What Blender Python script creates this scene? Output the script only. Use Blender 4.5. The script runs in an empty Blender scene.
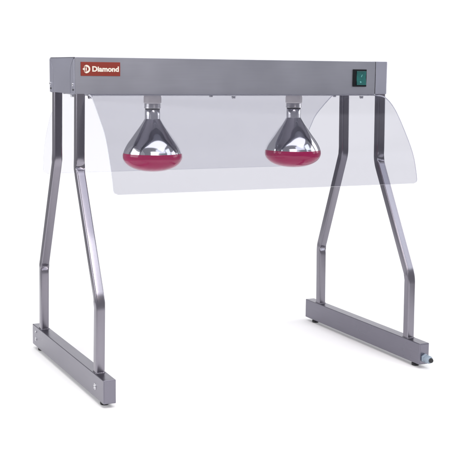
import bpy, bmesh, math, random
from mathutils import Vector, Matrix
random.seed(4)
S = bpy.context.scene
COL = S.collection
PI = math.pi

# ------------------------------------------------------------------ helpers
def link(name, bm, mat, parent=None, smooth=False, bevel=0.0, bseg=2):
    me = bpy.data.meshes.new(name)
    bmesh.ops.recalc_face_normals(bm, faces=bm.faces[:])
    bm.to_mesh(me); bm.free()
    o = bpy.data.objects.new(name, me); COL.objects.link(o)
    me.materials.append(mat)
    if smooth:
        for p in me.polygons: p.use_smooth = True
    if bevel:
        m = o.modifiers.new('Bevel', 'BEVEL'); m.width = bevel; m.segments = bseg
        m.limit_method = 'ANGLE'; m.angle_limit = math.radians(35)
        for p in me.polygons: p.use_smooth = True
        w = o.modifiers.new('WN', 'WEIGHTED_NORMAL'); w.keep_sharp = True; w.weight = 80
    if parent: o.parent = parent
    return o

def box(bm, x0, x1, y0, y1, z0, z1):
    vs = [bm.verts.new((x, y, z)) for x in (x0, x1) for y in (y0, y1) for z in (z0, z1)]
    for f in ((0,1,3,2),(4,6,7,5),(0,4,5,1),(2,3,7,6),(0,2,6,4),(1,5,7,3)):
        bm.faces.new([vs[i] for i in f])

def prism(bm, pts, axis, a, b):
    """extrude 2-D polygon pts along axis from a to b"""
    def P(p, t):
        if axis == 'x': return (t, p[0], p[1])
        if axis == 'y': return (p[0], t, p[1])
        return (p[0], p[1], t)
    A = [bm.verts.new(P(p, a)) for p in pts]; B = [bm.verts.new(P(p, b)) for p in pts]
    n = len(pts)
    bm.faces.new(A); bm.faces.new(B[::-1])
    for i in range(n): bm.faces.new((A[i], B[i], B[(i+1) % n], A[(i+1) % n]))

def lathe(bm, prof, axis='z', c=(0,0,0), seg=64, cap0=True, cap1=True, rad_fn=None):
    rings = []
    for r, h in prof:
        ring = []
        for i in range(seg):
            a = 2*PI*i/seg
            rr = r*(rad_fn(a) if rad_fn else 1)
            u, v = rr*math.cos(a), rr*math.sin(a)
            p = (u, v, h) if axis == 'z' else ((u, h, v) if axis == 'y' else (h, u, v))
            ring.append(bm.verts.new(Vector(p)+Vector(c)))
        rings.append(ring)
    for A, B in zip(rings, rings[1:]):
        for i in range(seg):
            bm.faces.new((A[i], A[(i+1) % seg], B[(i+1) % seg], B[i]))
    if cap0: bm.faces.new(rings[0][::-1])
    if cap1: bm.faces.new(rings[-1])

# ------------------------------------------------------------------ materials
def newmat(name):
    m = bpy.data.materials.new(name); m.use_nodes = True
    return m, m.node_tree.nodes, m.node_tree.links, m.node_tree.nodes['Principled BSDF']

def steel(name, col, rough, grain=(1, 1, 1), gscale=260, bump=.05, var=.10, aniso=0.0, rvar=.1):
    m, N, L, b = newmat(name)
    b.inputs['Metallic'].default_value = 1.0
    tc = N.new('ShaderNodeTexCoord'); mp = N.new('ShaderNodeMapping')
    mp.inputs['Scale'].default_value = grain
    L.new(tc.outputs['Object'], mp.inputs['Vector'])
    n1 = N.new('ShaderNodeTexNoise'); n1.inputs['Scale'].default_value = gscale
    n1.inputs['Detail'].default_value = 3
    L.new(mp.outputs[0], n1.inputs['Vector'])
    n2 = N.new('ShaderNodeTexNoise'); n2.inputs['Scale'].default_value = 9; n2.inputs['Detail'].default_value = 5
    L.new(tc.outputs['Object'], n2.inputs['Vector'])
    mx = N.new('ShaderNodeMix'); mx.data_type = 'RGBA'
    mx.inputs[6].default_value = (*[c*(1-var) for c in col], 1)
    mx.inputs[7].default_value = (*[c*(1+var) for c in col], 1)
    mr = N.new('ShaderNodeMath'); mr.operation = 'ADD'; 
    h = N.new('ShaderNodeMath'); h.operation = 'MULTIPLY'; h.inputs[1].default_value = .5
    h2 = N.new('ShaderNodeMath'); h2.operation = 'MULTIPLY'; h2.inputs[1].default_value = .5
    L.new(n1.outputs['Fac'], h.inputs[0]); L.new(n2.outputs['Fac'], h2.inputs[0])
    L.new(h.outputs[0], mr.inputs[0]); L.new(h2.outputs[0], mr.inputs[1])
    L.new(mr.outputs[0], mx.inputs[0]); L.new(mx.outputs[2], b.inputs['Base Color'])
    rr = N.new('ShaderNodeMapRange'); rr.inputs['From Min'].default_value = .3; rr.inputs['From Max'].default_value = .7
    rr.inputs['To Min'].default_value = rough*(1-rvar); rr.inputs['To Max'].default_value = rough*(1+rvar)
    L.new(n2.outputs['Fac'], rr.inputs['Value']); L.new(rr.outputs[0], b.inputs['Roughness'])
    bp = N.new('ShaderNodeBump'); bp.inputs['Strength'].default_value = bump; bp.inputs['Distance'].default_value = .0006
    L.new(n1.outputs['Fac'], bp.inputs['Height']); L.new(bp.outputs[0], b.inputs['Normal'])
    return m

def plain(name, col, rough=.5, metal=0, coat=0, spec=.5):
    m, N, L, b = newmat(name)
    b.inputs['Roughness'].default_value = rough; b.inputs['Metallic'].default_value = metal
    b.inputs['Coat Weight'].default_value = coat; b.inputs['Specular IOR Level'].default_value = spec
    tc = N.new('ShaderNodeTexCoord'); n = N.new('ShaderNodeTexNoise'); n.inputs['Scale'].default_value = 120
    n.inputs['Detail'].default_value = 4
    L.new(tc.outputs['Object'], n.inputs['Vector'])
    mx = N.new('ShaderNodeMix'); mx.data_type = 'RGBA'
    mx.inputs[6].default_value = (*[c*.92 for c in col], 1); mx.inputs[7].default_value = (*[min(1, c*1.06) for c in col], 1)
    L.new(n.outputs['Fac'], mx.inputs[0]); L.new(mx.outputs[2], b.inputs['Base Color'])
    return m

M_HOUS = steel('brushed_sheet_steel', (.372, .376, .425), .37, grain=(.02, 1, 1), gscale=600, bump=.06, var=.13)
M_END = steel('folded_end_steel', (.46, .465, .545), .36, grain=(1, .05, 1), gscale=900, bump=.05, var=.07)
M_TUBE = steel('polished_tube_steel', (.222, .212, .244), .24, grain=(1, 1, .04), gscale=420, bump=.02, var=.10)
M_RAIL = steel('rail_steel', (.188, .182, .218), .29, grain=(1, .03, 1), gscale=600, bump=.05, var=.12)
M_BOLT = steel('bolt_steel', (.55, .55, .58), .25, gscale=200)
M_DARK = plain('dark_gap', (.03, .03, .035), .6)
M_RUB = plain('black_rubber', (.012, .012, .014), .5)
M_BLK = plain('black_plastic', (.006, .007, .009), .4, spec=.2)
M_CER = plain('white_ceramic', (.92, .88, .88), .35)
M_GREY = plain('grey_plastic', (.22, .27, .33), .35)
M_WHITE = plain('white_print', (.72, .66, .57), .5)
M_CHROME = steel('mirror_coated_glass', (.86, .86, .89), .10, gscale=45, bump=.12, var=.03)
M_NECK = steel('silvered_neck', (.88, .88, .92), .17, gscale=200, bump=.02)
M_COLLAR = steel('lamp_cap_metal', (.93, .92, .94), .30, gscale=200, bump=.02)

# red logo plate
M_RED = plain('red_enamel', (.20, .018, .008), .4)
# red lamp glass
m, N, L_, b = newmat('ruby_glass'); M_RUBY = m
b.inputs['Base Color'].default_value = (.42, .016, .085, 1)
b.inputs['Roughness'].default_value = .12; b.inputs['Specular IOR Level'].default_value = .3; b.inputs['Coat Weight'].default_value = .45
b.inputs['Coat Roughness'].default_value = .03
b.inputs['Subsurface Weight'].default_value = .0
nz = N.new('ShaderNodeTexNoise'); nz.inputs['Scale'].default_value = 30; nz.inputs['Detail'].default_value = 6
tc = N.new('ShaderNodeTexCoord'); L_.new(tc.outputs['Object'], nz.inputs['Vector'])
mx = N.new('ShaderNodeMix'); mx.data_type = 'RGBA'
mx.inputs[6].default_value = (.36, .005, .075, 1); mx.inputs[7].default_value = (.56, .014, .125, 1)
L_.new(nz.outputs['Fac'], mx.inputs[0]); L_.new(mx.outputs[2], b.inputs['Base Color'])
# switch rocker
m, N, L_, b = newmat('teal_rocker'); M_TEAL = m
b.inputs['Base Color'].default_value = (.002, .085, .075, 1); b.inputs['Roughness'].default_value = .2
nz = N.new('ShaderNodeTexNoise'); nz.inputs['Scale'].default_value = 70
tc = N.new('ShaderNodeTexCoord'); L_.new(tc.outputs['Object'], nz.inputs['Vector'])
mx = N.new('ShaderNodeMix'); mx.data_type = 'RGBA'
mx.inputs[6].default_value = (.001, .035, .036, 1); mx.inputs[7].default_value = (.003, .14, .125, 1)
L_.new(nz.outputs['Fac'], mx.inputs[0]); L_.new(mx.outputs[2], b.inputs['Base Color'])
b.inputs['Coat Weight'].default_value = .5
M_TEALL = plain('pale_teal_print', (.10, .33, .32), .4)

def clear(name, tint, gl=.06):
    m, N, L, b = newmat(name)
    N.remove(b); out = N['Material Output']
    tr = N.new('ShaderNodeBsdfTransparent'); tr.inputs[0].default_value = (*tint, 1)
    g = N.new('ShaderNodeBsdfGlossy'); g.inputs['Roughness'].default_value = .12
    g.inputs[0].default_value = (.9, .9, .95, 1)
    lw = N.new('ShaderNodeFresnel'); lw.inputs['IOR'].default_value = 1.12
    mx = N.new('ShaderNodeMixShader')
    mn = N.new('ShaderNodeMath'); mn.operation = 'MINIMUM'; mn.inputs[1].default_value = .03
    L.new(lw.outputs[0], mn.inputs[0]); L.new(mn.outputs[0], mx.inputs[0]); L.new(tr.outputs[0], mx.inputs[1]); L.new(g.outputs[0], mx.inputs[2])
    L.new(mx.outputs[0], out.inputs['Surface'])
    return m
# tint is applied at both faces of the 2.5 mm sheet
M_FRONT = clear('clear_acrylic', (.775, .775, .80))
M_REAR = clear('clear_acrylic_rear', (.90, .90, .913))

M_EDGE = plain('polished_edge', (.70, .71, .78), .25)
# backdrop
m, N, L_, b = newmat('white_paper'); M_PAPER = m
b.inputs['Roughness'].default_value = .9; b.inputs['Specular IOR Level'].default_value = .1
tc = N.new('ShaderNodeTexCoord'); nz = N.new('ShaderNodeTexNoise'); nz.inputs['Scale'].default_value = 3
L_.new(tc.outputs['Object'], nz.inputs['Vector'])
mx = N.new('ShaderNodeMix'); mx.data_type = 'RGBA'
mx.inputs[6].default_value = (.87, .87, .87, 1); mx.inputs[7].default_value = (.89, .89, .89, 1)
L_.new(nz.outputs['Fac'], mx.inputs[0]); L_.new(mx.outputs[2], b.inputs['Base Color'])

# ------------------------------------------------------------------ dimensions (metres)
LEN, DEP = .70, .166
ZT, ZB = .6341, .5642
R0, R1 = .0088, .0536

root = bpy.data.objects.new('food_warmer', None); COL.objects.link(root)
root['label'] = 'stainless steel heat lamp bridge standing on four bent square legs and two base rails'
root['category'] = 'food warmer'

# ------------------------------------------------------------------ housing
XS = .6706                                   # seam of the right end section
bm = bmesh.new()
def shell(bm, x0, x1, y0, y1, z0, z1, t=.0012, lip=.012):
    # folded channel: top, front, rear, two bottom lips
    pts = [(y0, z0), (y0, z1), (y1, z1), (y1, z0), (y1-lip, z0), (y1-lip, z0+t), (y1-t, z0+t), (y1-t, z1-t),
           (y0+t, z1-t), (y0+t, z0+t), (y0+lip, z0+t), (y0+lip, z0)]
    A = [bm.verts.new((x0, *p)) for p in pts]; B = [bm.verts.new((x1, *p)) for p in pts]
    n = len(pts)
    for i in range(n): bm.faces.new((A[i], B[i], B[(i+1) % n], A[(i+1) % n]))
    quads = [(0,9,10,11), (0,1,8,9), (1,2,7,8), (2,3,6,7), (3,4,5,6)]
    for V in (A, B):
        for q in quads: bm.faces.new([V[i] for i in q])
shell(bm, .0016, XS-.0006, 0, DEP, ZB, ZT)
hous = link('housing', bm, M_HOUS, root, bevel=.0011, bseg=3)
bm = bmesh.new(); box(bm, .003, LEN-.004, .0125, DEP-.0125, ZB+.0014, ZB+.0026)
link('bottom_plate', bm, M_RAIL, hous)
# right end section wraps the corner
bm = bmesh.new(); shell(bm, XS+.0006, LEN-.001, -.0006, DEP+.0006, ZB+.0006, ZT+.0004)
link('end_section', bm, M_END, hous, bevel=.0007)
bm = bmesh.new(); box(bm, LEN-.0014, LEN, -.0003, DEP+.0003, ZB+.0012, ZT-.0003)
link('end_panel', bm, M_END, hous, bevel=.0006)
# dark backing behind the seam
bm = bmesh.new(); box(bm, XS-.004, XS+.004, .0013, .0022, ZB+.0014, ZT-.0014); link('seam_backing', bm, M_DARK, hous)
# left end: panel whose upper corners flare out to the corners, folded tabs each side
bm = bmesh.new()
def flare(yc, s):
    pts = []
    for k in range(9):
        t = k/8
        pts.append((yc + s*(.0265 - .0245*(t**2.2)), ZT-.034 + .0325*t))
    return pts
left = flare(0, 1); right = flare(DEP, -1)
poly = [(.0265, ZB+.001)] + left + right[::-1] + [(DEP-.0265, ZB+.001)]
prism(bm, poly, 'x', -.0005, .0014)
link('end_panel', bm, M_END, hous, bevel=.0002)
for s, y in ((1, 0), (-1, DEP)):
    bm = bmesh.new()
    inner = [(p[0]-s*.0018, p[1]) for p in flare(y, s)]
    pts = [(y+s*.0006, ZB+.001), (y+s*.0247, ZB+.001)] + [q for q in inner if (q[0]-y)*s > .0012] + [(y+s*.0006, ZT-.003)]
    prism(bm, pts, 'x', -.0004, .0014)
    link('end_tab', bm, M_END, hous, bevel=.0002)
bm = bmesh.new(); box(bm, .0015, .0022, .0014, DEP-.0014, ZB+.002, ZT-.0016); link('seam_backing', bm, M_DARK, hous)
# little slots and screws low on the left end tabs
for y in (.007, DEP-.007):
    bm = bmesh.new()
    lathe(bm, [(.0001, -.0022), (.0026, -.0022), (.0031, -.0012), (.0031, 0)], axis='x', c=(-.0004, y, ZB+.018), seg=20)
    link('screw', bm, M_BOLT, hous, smooth=False)
    bm = bmesh.new(); box(bm, -.0009, -.0004, y-.0055, y+.0035, ZB+.0065, ZB+.0098); link('slot', bm, M_DARK, hous)

# logo plate ----------------------------------------------------------
px0, px1, pz0, pz1 = .0127, .0914, .5988, .6251
bm = bmesh.new(); box(bm, px0, px1, -.0012, -.0001, pz0, pz1)
plate = link('logo_plate', bm, M_RED, root, bevel=.0003)
def text_mesh(s, size, bold):
    cu = bpy.data.curves.new('t', 'FONT'); cu.body = s; cu.size = size; cu.offset = bold
    cu.extrude = .00012; cu.resolution_u = 6
    o = bpy.data.objects.new('t', cu); COL.objects.link(o)
    bpy.context.view_layer.update()
    me = bpy.data.meshes.new_from_object(o.evaluated_get(bpy.context.evaluated_depsgraph_get()))
    bpy.data.objects.remove(o); return me
me = text_mesh('Diamond', .0135, .00052)
xs = [v.co.x for v in me.vertices]; x0, x1 = min(xs), max(xs); ys = [v.co.y for v in me.vertices]; y0 = min(ys)
k = (.0885-.0352)/(x1-x0)
for v in me.vertices:
    x, y, z = v.co; v.co = ((x-x0)*k+.0352, -.0014-z*1.0, (y-y0)*1.0+.6068)
me.name = 'lettering'; me.materials.append(M_WHITE)
o = bpy.data.objects.new('lettering', me); COL.objects.link(o); o.parent = plate
# emblem: round D with an arrow tip pointing left
bm = bmesh.new()
cx, cz, R = .0235, .6117, .0078
outer = [(cx-.0015, cz-R)]+[(cx+R*math.sin(a), cz-R*math.cos(a)) for a in [PI*i/20 for i in range(0, 21)]]+[(cx-.0015, cz+R)]
inner = [(cx-.0015, cz-R*.55)]+[(cx+R*.58*math.sin(a), cz-R*.55*math.cos(a)) for a in [PI*i/20 for i in range(0, 21)]]+[(cx-.0015, cz+R*.55)]
A = [bm.verts.new((x, -.00155, z)) for x, z in outer]; B = [bm.verts.new((x, -.00155, z)) for x, z in inner]
A2 = [bm.verts.new((x, -.0012, z)) for x, z in outer]; B2 = [bm.verts.new((x, -.0012, z)) for x, z in inner]
n = len(A)
for i in range(n-1):
    bm.faces.new((A[i], A[i+1], B[i+1], B[i])); bm.faces.new((A[i], A2[i], A2[i+1], A[i+1])); bm.faces.new((B[i], B[i+1], B2[i+1], B2[i]))
prism(bm, [(cx-.0075, cz), (cx-.0030, cz-.0040), (cx-.0030, cz+.0040)], 'y', -.00155, -.0012)
prism(bm, [(cx-.0014, cz-.0030), (cx+.0008, cz-.0030), (cx+.0008, cz+.0030), (cx-.0014, cz+.0030)], 'y', -.00155, -.0012)
prism(bm, [(cx-.0052, cz+.0042), (cx-.0018, cz+.0074), (cx-.0018, cz+.0052)], 'y', -.00155, -.0012)
prism(bm, [(cx-.0052, cz-.0042), (cx-.0018, cz-.0074), (cx-.0018, cz-.0052)], 'y', -.00155, -.0012)
link('emblem', bm, M_WHITE, plate)

# switch ---------------------------------------------------------------
sx0, sx1, sz0, sz1 = .6140, .6468, .5808, .6172
bm = bmesh.new()
# bezel frame
t = .0028
ins = (sx0+.0078, sx1-.0012, sz0+.0030, sz1-.0032)
box(bm, sx0, ins[0], -.0028, -.0001, sz0, sz1); box(bm, ins[1], sx1, -.0028, -.0001, sz0, sz1)
box(bm, ins[0], ins[1], -.0028, -.0001, sz0, ins[2]); box(bm, ins[0], ins[1], -.0028, -.0001, ins[3], sz1)
sw = link('power_switch', bm, M_BLK, root, bevel=.0004)
bm = bmesh.new()
zc = (ins[2]+ins[3])/2
prism(bm, [(-.0004, ins[2]+.0004), (-.0052, ins[2]+.0004), (-.0026, zc+.001), (-.0040, ins[3]-.0004), (-.0004, ins[3]-.0004)], 'x', ins[0]+.0004, ins[1]-.0004)
rk = link('rocker', bm, M_TEAL, sw, bevel=.0005)
bm = bmesh.new()
xc = (ins[0]+ins[1])/2-.001
lathe(bm, [(.0001, -.0052), (.0017, -.0052), (.0021, -.0042)], axis='y', c=(xc-.0015, .0002, ins[2]+.0065), seg=20)
prism(bm, [(xc-.0005, zc+.002), (xc+.0008, zc+.002), (xc+.0030, zc+.0075), (xc+.0017, zc+.0075)], 'y', -.0044, -.002)
link('switch_mark', bm, M_TEALL, sw)

# ------------------------------------------------------------------ legs: square tube swept along a bent path, crushed inside the bends
LX, LXB, TW, TY = .0033, -.0041, .0174, .0186
def leg(side, z1, z2, y_top, k):
    sgn = 1 if side == 'L' else -1
    yb = y_top + k
    P = [Vector((0, y_top, ZB+.0008)), Vector((0, y_top, z1)), Vector((0, yb, z2)), Vector((0, yb, R1-.0005))]
    path = []; mark = []
    def fillet(a, b_, c_, r):
        d1 = (a-b_).normalized(); d2 = (c_-b_).normalized()
        ang = d1.angle(d2); tl = r/math.tan(ang/2)
        s, e = b_+d1*tl, b_+d2*tl
        bis = (d1+d2).normalized(); cen = b_+bis*(r/math.sin(ang/2))
        n = 14; out = []
        v1 = s-cen; v2 = e-cen
        for i in range(n+1):
            t = i/n; v = v1.lerp(v2, t).normalized()*r
            out.append((cen+v, -bis, math.exp(-((t-.5)/.20)**2), t))
        return out
    def straight(p, q, n):                            # samples gather towards both ends
        return [(p.lerp(q, .5-.5*math.cos(PI*i/n)), Vector(), 0, 0) for i in range(1, n)]
    fa, fb = fillet(P[0], P[1], P[2], .06), fillet(P[1], P[2], P[3], .06)
    seq = [(P[0], Vector(), 0, 0)] + straight(P[0], fa[0][0], 22) + fa + straight(fa[-1][0], fb[0][0], 22) + fb + straight(fb[-1][0], P[3], 22) + [(P[3], Vector(), 0, 0)]
    acc = [0]
    for u, v in zip(seq, seq[1:]): acc.append(acc[-1]+(v[0]-u[0]).length)
    ia = min(range(len(seq)), key=lambda q: (seq[q][0]-fa[7][0]).length); ib = min(range(len(seq)), key=lambda q: (seq[q][0]-fb[7][0]).length)
    new = []
    for q, e in enumerate(seq):
        da, db = acc[q]-acc[ia], acc[q]-acc[ib]
        ga = math.exp(-((da+.003)/(.0125 if da < -.003 else .0062))**2); gb = math.exp(-((db-.001)/.0075)**2)
        if ga > gb: new.append((e[0], fa[0][1], ga, .5+da/.03))
        else: new.append((e[0], fb[0][1], gb, .5+db/.03))
    seq = new
    # section (x, n) corners rounded
    sec = []
    r = .0030; hx, hy = TW/2, TY/2
    for cx_, cy_, a0 in ((hx-r, hy-r, 0), (-hx+r, hy-r, 90), (-hx+r, -hy+r, 180), (hx-r, -hy+r, 270)):
        for i in range(4):
            a = math.radians(a0+30*i); sec.append((cx_+r*math.cos(a), cy_+r*math.sin(a)))
        # extra points along the following flat
        nx = {0: (0, hy), 90: (-hx, 0), 180: (0, -hy), 270: (hx, 0)}[a0]
        sec.append(nx)
    bm = bmesh.new(); rings = []
    pts = [s[0] for s in seq]
    for i, (p, out, g, tt) in enumerate(seq):
        a = pts[max(0, i-1)]; c_ = pts[min(len(pts)-1, i+1)]
        T = (c_-a).normalized(); Nn = Vector((0, T.z, -T.y))
        if Nn.y < 0: Nn = -Nn                               # Nn points to +y side
        f = min(1, max(0, (ZB-p.z)/(ZB-R1)))
        xoff = LX + (LXB-LX)*f
        xc = (xoff+TW/2) if sgn > 0 else (LEN-xoff-TW/2)
        ring = []
        inn = -out                                          # direction of the concave side
        for (u, v) in sec:
            q = Vector((xc+u, 0, 0)) + Vector((0, p.y, p.z)) + Nn*v
            if g > .001:
                s = (Nn*v).dot(inn)
                if s > hy*.7:                                # concave face: push it in, keep ridges near the edges
                    mid = max(0, 1-(abs(u)/hx)**3)
                    q += out*(.0050*g*mid + .0010*g)
                    q += out*(.0009*math.sin((tt-.5)*17+2.2*u/hx)*g*mid)
                elif abs(v) < hy*.7 and abs(u) > hx*.8:
                    q += Vector((math.copysign(.0006*g, u), 0, 0))
            ring.append(bm.verts.new(q))
        rings.append(ring)
    n = len(sec)
    for A, B in zip(rings, rings[1:]):
        for i in range(n): bm.faces.new((A[i], A[(i+1) % n], B[(i+1) % n], B[i]))
    bm.faces.new(rings[0]); bm.faces.new(rings[-1][::-1])
    o = link('leg', bm, M_TUBE, root, smooth=True)
    o.modifiers.new('E', 'EDGE_SPLIT').split_angle = math.radians(50)
    o.modifiers['E'].use_edge_angle = True
    w = o.modifiers.new('WN', 'WEIGHTED_NORMAL'); w.weight = 70
    # weld bead where the leg meets the rail, a little uneven
    xo = LXB if sgn > 0 else LEN-LXB-TW
    cx0, cy0 = xo+TW/2, yb
    bm = bmesh.new(); rings = []
    N_ = 72
    for i in range(N_):
        a = 2*PI*i/N_; c_, s_ = math.cos(a), math.sin(a)
        k_ = (abs(c_)**8+abs(s_)**8)**(-1/8)                 # rounded square
        rb = .0011+.00028*math.sin(a*17)+random.uniform(-.00012, .00012)
        ring = []
        for q in range(6):
            b_ = 2*PI*q/6
            rr_ = 1+rb*math.cos(b_)/(TW/2)
            ring.append(bm.verts.new((cx0+TW/2*k_*c_*rr_, cy0+TY/2*k_*s_*rr_, R1+.0002+rb*math.sin(b_))))
        rings.append(ring)
    for i in range(N_):
        A, B = rings[i], rings[(i+1) % N_]
        for q in range(6): bm.faces.new((A[q], A[(q+1) % 6], B[(q+1) % 6], B[q]))
    link('weld_bead', bm, M_TUBE, o, smooth=True)
    return o
FY, RY = -.0032, .0018
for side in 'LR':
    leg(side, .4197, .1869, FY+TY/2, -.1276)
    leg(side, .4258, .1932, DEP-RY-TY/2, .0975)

# ------------------------------------------------------------------ base rails
RX, RW, YF, YR = -.0071, .0241, -.1809, .305
def rail(x0):
    bm = bmesh.new(); box(bm, x0, x0+RW, YF, YR, R0, R1)
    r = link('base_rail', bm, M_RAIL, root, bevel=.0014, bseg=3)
    for y, s in ((YF, -1), (YR, 1)):
        bm = bmesh.new(); 
        a, b2 = (y-.0009, y+.001) if s < 0 else (y-.001, y+.0009)
        box(bm, x0+.0016, x0+RW-.0022, a, b2, R0+.0016, R1-.0018)
        link('end_cap', bm, M_RAIL, r, bevel=.0007)
    for y in (YF+.030, YR-.030):
        bm = bmesh.new()
        lathe(bm, [(.0074, 0), (.0080, .0012), (.0083, .0050), (.0060, .0052), (.0060, R0+.0003)], c=(x0+RW/2, y, 0), seg=32)
        link('rubber_foot', bm, M_RUB, r)
    return r
railL = rail(RX)
railR = rail(LEN-RX-RW)
# bolts on the outer side of the left rail (and mirrored on the right rail)
for r, xo, s in ((railL, RX, -1), (railR, LEN-RX, 1)):
    for y, z, rad in ((-.1325, .030, .0042), (.277, .0255, .0032), (.277, .0415, .0022)):
        bm = bmesh.new()
        lathe(bm, [(rad*1.5, .0003), (rad*1.5, -.0005), (rad*1.1, -.0006), (rad*.9, -.0022), (rad*.3, -.0030), (rad*.28, -.0016), (.0001, -.0016)],
              axis='x', c=(0, y, z), seg=24)
        if s > 0: bmesh.ops.scale(bm, vec=(-1, 1, 1), verts=bm.verts[:])
        bmesh.ops.translate(bm, vec=(xo, 0, 0), verts=bm.verts[:])
        link('bolt', bm, M_BOLT, r, smooth=False)

# cable gland on the front end of the right rail
gx, gz = LEN-RX-RW/2+.0012, R0+.0135
bm = bmesh.new()
hexf = lambda a: 1/math.cos(((a+PI/6) % (PI/3))-PI/6)*.93
lathe(bm, [(.0088, YF-.0008), (.0092, YF-.0016), (.0092, YF-.0070), (.0087, YF-.0078)], axis='y', c=(gx, 0, gz), seg=48, rad_fn=hexf)
g = link('cable_gland', bm, M_GREY, root)
bm = bmesh.new()
lathe(bm, [(.0076, YF-.0077), (.0081, YF-.0088), (.0081, YF-.0165), (.0070, YF-.0200), (.0056, YF-.0222)], axis='y', c=(gx, 0, gz), seg=60,
      rad_fn=lambda a: 1+.03*math.cos(15*a))
link('gland_nut', bm, M_GREY, g, smooth=False)
bm = bmesh.new()
lathe(bm, [(.0048, YF-.0218), (.0050, YF-.0232), (.0044, YF-.0255), (.0001, YF-.0258)], axis='y', c=(gx, 0, gz), seg=32)
link('rubber_plug', bm, M_RUB, g)

# ------------------------------------------------------------------ curved acrylic sheets
def catmull(P, n=10):
    out = []
    Q = [2*Vector(P[0])-Vector(P[1])]+[Vector(p) for p in P]+[2*Vector(P[-1])-Vector(P[-2])]
    for i in range(1, len(Q)-2):
        for j in range(n):
            t = j/n; a, b_, c_, d = Q[i-1], Q[i], Q[i+1], Q[i+2]
            out.append(.5*((2*b_)+(c_-a)*t+(2*a-5*b_+4*c_-d)*t*t+(-a+3*b_-3*c_+d)*t**3))
    out.append(Q[-2]); return out
XL, XR = .0276, .6765
def sheet(PL, PR, mat, lab=None):
    A, B = catmull(PL), catmull(PR)
    n = len(A); NX = 24; th = .0026
    cols = []
    # arc length from the bottom, for the rounded lower corners
    LA = [0]*n
    for i in range(n-2, -1, -1): LA[i] = LA[i+1]+(A[i]-A[i+1]).length
    rc = .009
    bm = bmesh.new(); F = []; K = []
    ts = [0, .002, .006, .011, .02]+[.02+.96*i/(NX-1) for i in range(1, NX)]+[.989, .994, .998, 1]
    for i in range(n):
        s = LA[i]; cut = 0
        if s < rc: cut = rc-math.sqrt(max(0, rc*rc-(rc-s)**2))
        rf, rk_ = [], []
        for t in ts:
            p = A[i].lerp(B[i], t); x = XL+cut+(XR-XL-2*cut)*t
            a = A[max(0, i-1)].lerp(B[max(0, i-1)], t); c_ = A[min(n-1, i+1)].lerp(B[min(n-1, i+1)], t)
            T = (c_-a).normalized(); Nn = Vector((T.y, -T.x))*th/2
            rf.append(bm.verts.new((x, p.x+Nn.x, p.y+Nn.y))); rk_.append(bm.verts.new((x, p.x-Nn.x, p.y-Nn.y)))
        F.append(rf); K.append(rk_)
    m_ = len(ts)
    for i in range(n-1):
        for j in range(m_-1):
            bm.faces.new((F[i][j], F[i][j+1], F[i+1][j+1], F[i+1][j])); bm.faces.new((K[i][j], K[i+1][j], K[i+1][j+1], K[i][j+1]))
        bm.faces.new((F[i][0], F[i+1][0], K[i+1][0], K[i][0])); bm.faces.new((F[i][-1], K[i][-1], K[i+1][-1], F[i+1][-1]))
    for j in range(m_-1):
        bm.faces.new((F[0][j], K[0][j], K[0][j+1], F[0][j+1])); bm.faces.new((F[-1][j], F[-1][j+1], K[-1][j+1], K[-1][j]))
    vk = {}
    bm.verts.index_update()
    for i in range(n):
        for j in range(m_): vk[F[i][j].index] = (0, i, j); vk[K[i][j].index] = (1, i, j)
    o = link('curved_shield', bm, mat, root, smooth=True)
    o.data.materials.append(M_EDGE)
    for p in o.data.polygons:
        if len({vk[v][0] for v in p.vertices}) == 2: p.material_index = 1
    e = o.modifiers.new('E', 'EDGE_SPLIT'); e.split_angle = math.radians(50)
    o['label'] = lab
    return o
Z0 = ZB-.0019
d = .179
fl = [(.030, Z0), (.004, Z0), (-.0200, Z0-.004), (-.0680, .697-d), (-.0975, .668-d), (-.1195, .628-d), (-.135, .592-d), (-.1425, .5655-d)]
fr = [(.030, Z0), (.004, Z0), (-.0320, Z0-.004), (-.0690, .7145-d), (-.107, .6725-d), (-.1400, .627-d), (-.154, .592-d), (-.160, .5665-d)]
rr = [(.104, Z0), (.160, Z0), (.1880, Z0-.005), (.258, .6925-d), (.285, .664-d), (.304, .6365-d), (.318, .60-d), (.3245, .5625-d)]
sheet(fl, fr, M_FRONT, 'front clear shield curving forward below the housing')
sheet(rr, rr, M_REAR, 'rear clear shield curving back behind the lamps')
# cap screws that clamp the sheets under the lips
for y in (.003, .115):
    for x in (.0317, .3353, .6387):
        bm = bmesh.new()
        lathe(bm, [(.0044, -.0002), (.0046, -.0014), (.0040, -.0018), (.0040, -.0042), (.0030, -.0056), (.0001, -.0060)], c=(x, y, Z0-.0013), seg=20)
        link('cap_screw', bm, M_BOLT, root, smooth=False)

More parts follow.
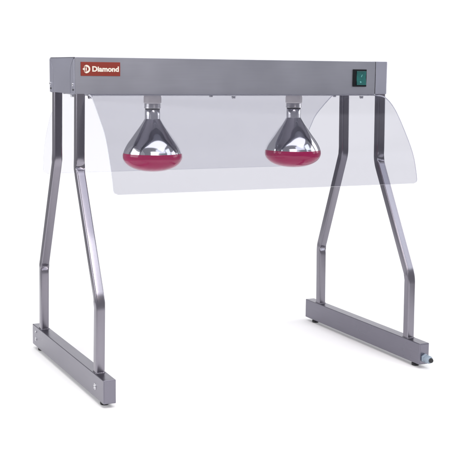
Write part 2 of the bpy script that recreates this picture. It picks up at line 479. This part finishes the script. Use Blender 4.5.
# ------------------------------------------------------------------ lamp holders and bulbs
YB = DEP/2
def holder(x):
    bm = bmesh.new()
    lathe(bm, [(.0168, ZB+.0008), (.0172, ZB-.004), (.0181, ZB-.0095), (.0181, ZB-.0185), (.0174, ZB-.0200), (.0150, ZB-.0200)], c=(x, YB, 0), seg=48)
    return link('lamp_holder', bm, M_CER, root, smooth=True, bevel=.0004)
def bulb(x, z0, lab):
    r = bpy.data.objects.new('heat_lamp_bulb', None); COL.objects.link(r); r.location = (x, YB, z0)
    r.rotation_euler.z = x*9
    r['label'] = lab; r['category'] = 'light bulb'; r['group'] = 'infrared bulbs under the housing'
    # heights relative to z0 = widest ring
    h = .5445-.4365
    bm = bmesh.new()   # metal cap / skirt
    lathe(bm, [(.0142, h+.004), (.0160, h-.0005), (.0166, h-.003), (.0166, h-.0085), (.0170, h-.0098), (.0170, h-.0112), (.0150, h-.0122)], seg=48)
    cap = link('screw_cap', bm, M_COLLAR, r, smooth=True)
    cap.modifiers.new('E', 'EDGE_SPLIT').split_angle = math.radians(40)
    bm = bmesh.new()
    lathe(bm, [(.0152, h-.0121), (.0152, h-.0140)], seg=48); link('cap_seal', bm, M_DARK, r)
    bm = bmesh.new()   # silvered glass
    nb = bmesh.new()
    lathe(nb, [(.0150, h-.0139), (.0156, h-.0150), (.0158, h-.025), (.0159, .0752)], seg=64)
    link('neck', nb, M_NECK, r, smooth=True).modifiers.new('E', 'EDGE_SPLIT').split_angle = math.radians(50)
    prof = []
    ctrl = [(.0160, .0752), (.0190, .0702), (.0245, .0618), (.0320, .0515), (.0402, .0400), (.0476, .0300), (.0538, .0205), (.0582, .0115), (.0603, .0052)]
    for p in catmull(ctrl, 6): prof.append((p.x, p.y))
    prof = [p for i, p in enumerate(prof) if i == 0 or p[1] < prof[i-1][1]-1e-5]
    lathe(bm, prof, seg=96, cap0=True, cap1=True)
    o = link('silvered_reflector', bm, M_CHROME, r, smooth=True)
    o.modifiers.new('E', 'EDGE_SPLIT').split_angle = math.radians(60)
    bm = bmesh.new()   # ruby face
    prof = [(.0602, .0054), (.0608, .0030), (.0611, .0005), (.0612, -.0020)]
    for i in range(1, 25):
        a = i/24*PI/2
        prof.append((.0612*max(math.cos(a), .002)**.86, -.002-.0305*math.sin(a)**1.0))
    lathe(bm, prof, seg=96, cap0=True, cap1=True)
    link('red_face', bm, M_RUBY, r, smooth=True).modifiers.new('E', 'EDGE_SPLIT').split_angle = math.radians(60)
    return r
holder(.1904); holder(.5176)
bulb(.1904, .4375, 'silver bulb with red face, the one hanging nearer the red name plate')
bulb(.5176, .4375, 'silver bulb with red face, the one hanging nearer the green switch')

# ------------------------------------------------------------------ white seamless backdrop
bm = bmesh.new()
prof = [(-1.05, 0)]+[(-1.05+i*.25, 0) for i in range(1, 9)]
yb, rad = 1.2, .8
for i in range(0, 25):
    a = i/24*PI/2
    prof.append((yb+rad*math.sin(a), rad-rad*math.cos(a)))
prof += [(yb+rad, 1.6), (yb+rad, 2.2), (yb+rad, 3.0)]
prof = [prof[0]]+[p for i, p in enumerate(prof[1:]) if (p[0]-prof[i][0])**2+(p[1]-prof[i][1])**2 > 1e-6]
xs = (-1.02, -.7, -.35, 0, .35, .7, 1.02)
G = [[bm.verts.new((x, y, z)) for x in xs] for y, z in prof]
for A, B in zip(G, G[1:]):
    for j in range(len(xs)-1): bm.faces.new((A[j], A[j+1], B[j+1], B[j]))
ang = .4446
bmesh.ops.rotate(bm, cent=(0, 0, 0), matrix=Matrix.Rotation(-ang, 3, 'Z'), verts=bm.verts[:])
bmesh.ops.translate(bm, vec=(.318, 0, 0), verts=bm.verts[:])
bd = link('backdrop', bm, M_PAPER, smooth=True); bd['kind'] = 'structure'

# ------------------------------------------------------------------ light
W = bpy.data.worlds.new('World'); S.world = W; W.use_nodes = True
bg = W.node_tree.nodes['Background']; bg.inputs[0].default_value = (.96, .95, 1.0, 1); bg.inputs[1].default_value = .50
def area(name, loc, target, sx, sy, L, col=(1, 1, 1)):
    l = bpy.data.lights.new(name, 'AREA'); l.shape = 'RECTANGLE'; l.size = sx; l.size_y = sy
    l.energy = L*PI*sx*sy; l.color = col
    o = bpy.data.objects.new(name, l); COL.objects.link(o); o.location = loc
    o.rotation_euler = (Vector(target)-Vector(loc)).to_track_quat('-Z', 'Y').to_euler()
    return o
area('overhead_softbox', (.2, -.45, 2.7), (.4, -.1, 0), 4.0, 2.2, 2.6)
area('left_softbox', (-2.0, .3, 1.1), (.2, -.1, 0), 1.6, 1.3, 4.2)
area('right_softbox', (2.6, -.3, 1.0), (.6, -.2, 0), 1.6, 1.2, 2.7)
area('backdrop_fill', (.1, 1.2, 2.9), (.3, 2.2, .8), 1.8, .7, .8)  # added lamp that lifts the backdrop wall to white
area('front_fill', (.75, -1.7, 1.9), (.3, 0, .3), 1.4, .8, 1.9, (.93, .96, 1))  # added lamp, set where the front left leg's slope reflects it
area('right_front_fill', (1.95, -1.35, 1.75), (.6, 0, .3), .8, .8, 2.7, (.90, .95, 1))  # second added lamp, brightens the slope of the right front leg
area('low_front_fill', (-.02, -.98, 1.1), (.05, -.8, 0), .6, .45, 8, (1, .93, .90))  # added lamp: brightens the floor mirrored in the lower left leg
area('small_key', (.25, -2.3, 1.35), (.35, 0, .45), .22, .12, 18, (1, .88, .78))

# ------------------------------------------------------------------ camera (fitted to the photograph)
yaw, pitch, roll, f = .4446, -.1488, .0115, 1087.71
fwd = Vector((math.sin(yaw)*math.cos(pitch), math.cos(yaw)*math.cos(pitch), math.sin(pitch)))
right = Vector((math.cos(yaw), -math.sin(yaw), 0)); up = right.cross(fwd)
cr, sr = math.cos(roll), math.sin(roll)
right, up = right*cr+up*sr, up*cr-right*sr
cam = bpy.data.cameras.new('Camera'); co = bpy.data.objects.new('Camera', cam); COL.objects.link(co)
R = Matrix((right, up, -fwd)).transposed().to_4x4()
co.matrix_world = Matrix.Translation((-.6192, -2.0023, .7931-.179)) @ R
cam.sensor_fit = 'HORIZONTAL'; cam.sensor_width = 36; cam.lens = 36*f/465
cam.clip_start = .05; cam.clip_end = 50
S.camera = co

S.view_settings.view_transform = 'Standard'; S.view_settings.look = 'None'
S.view_settings.exposure = 0; S.view_settings.gamma = 1
S.render.engine = 'CYCLES'
S.cycles.max_bounces = 12; S.cycles.transparent_max_bounces = 24
S.render.resolution_x = 1024; S.render.resolution_y = 1024
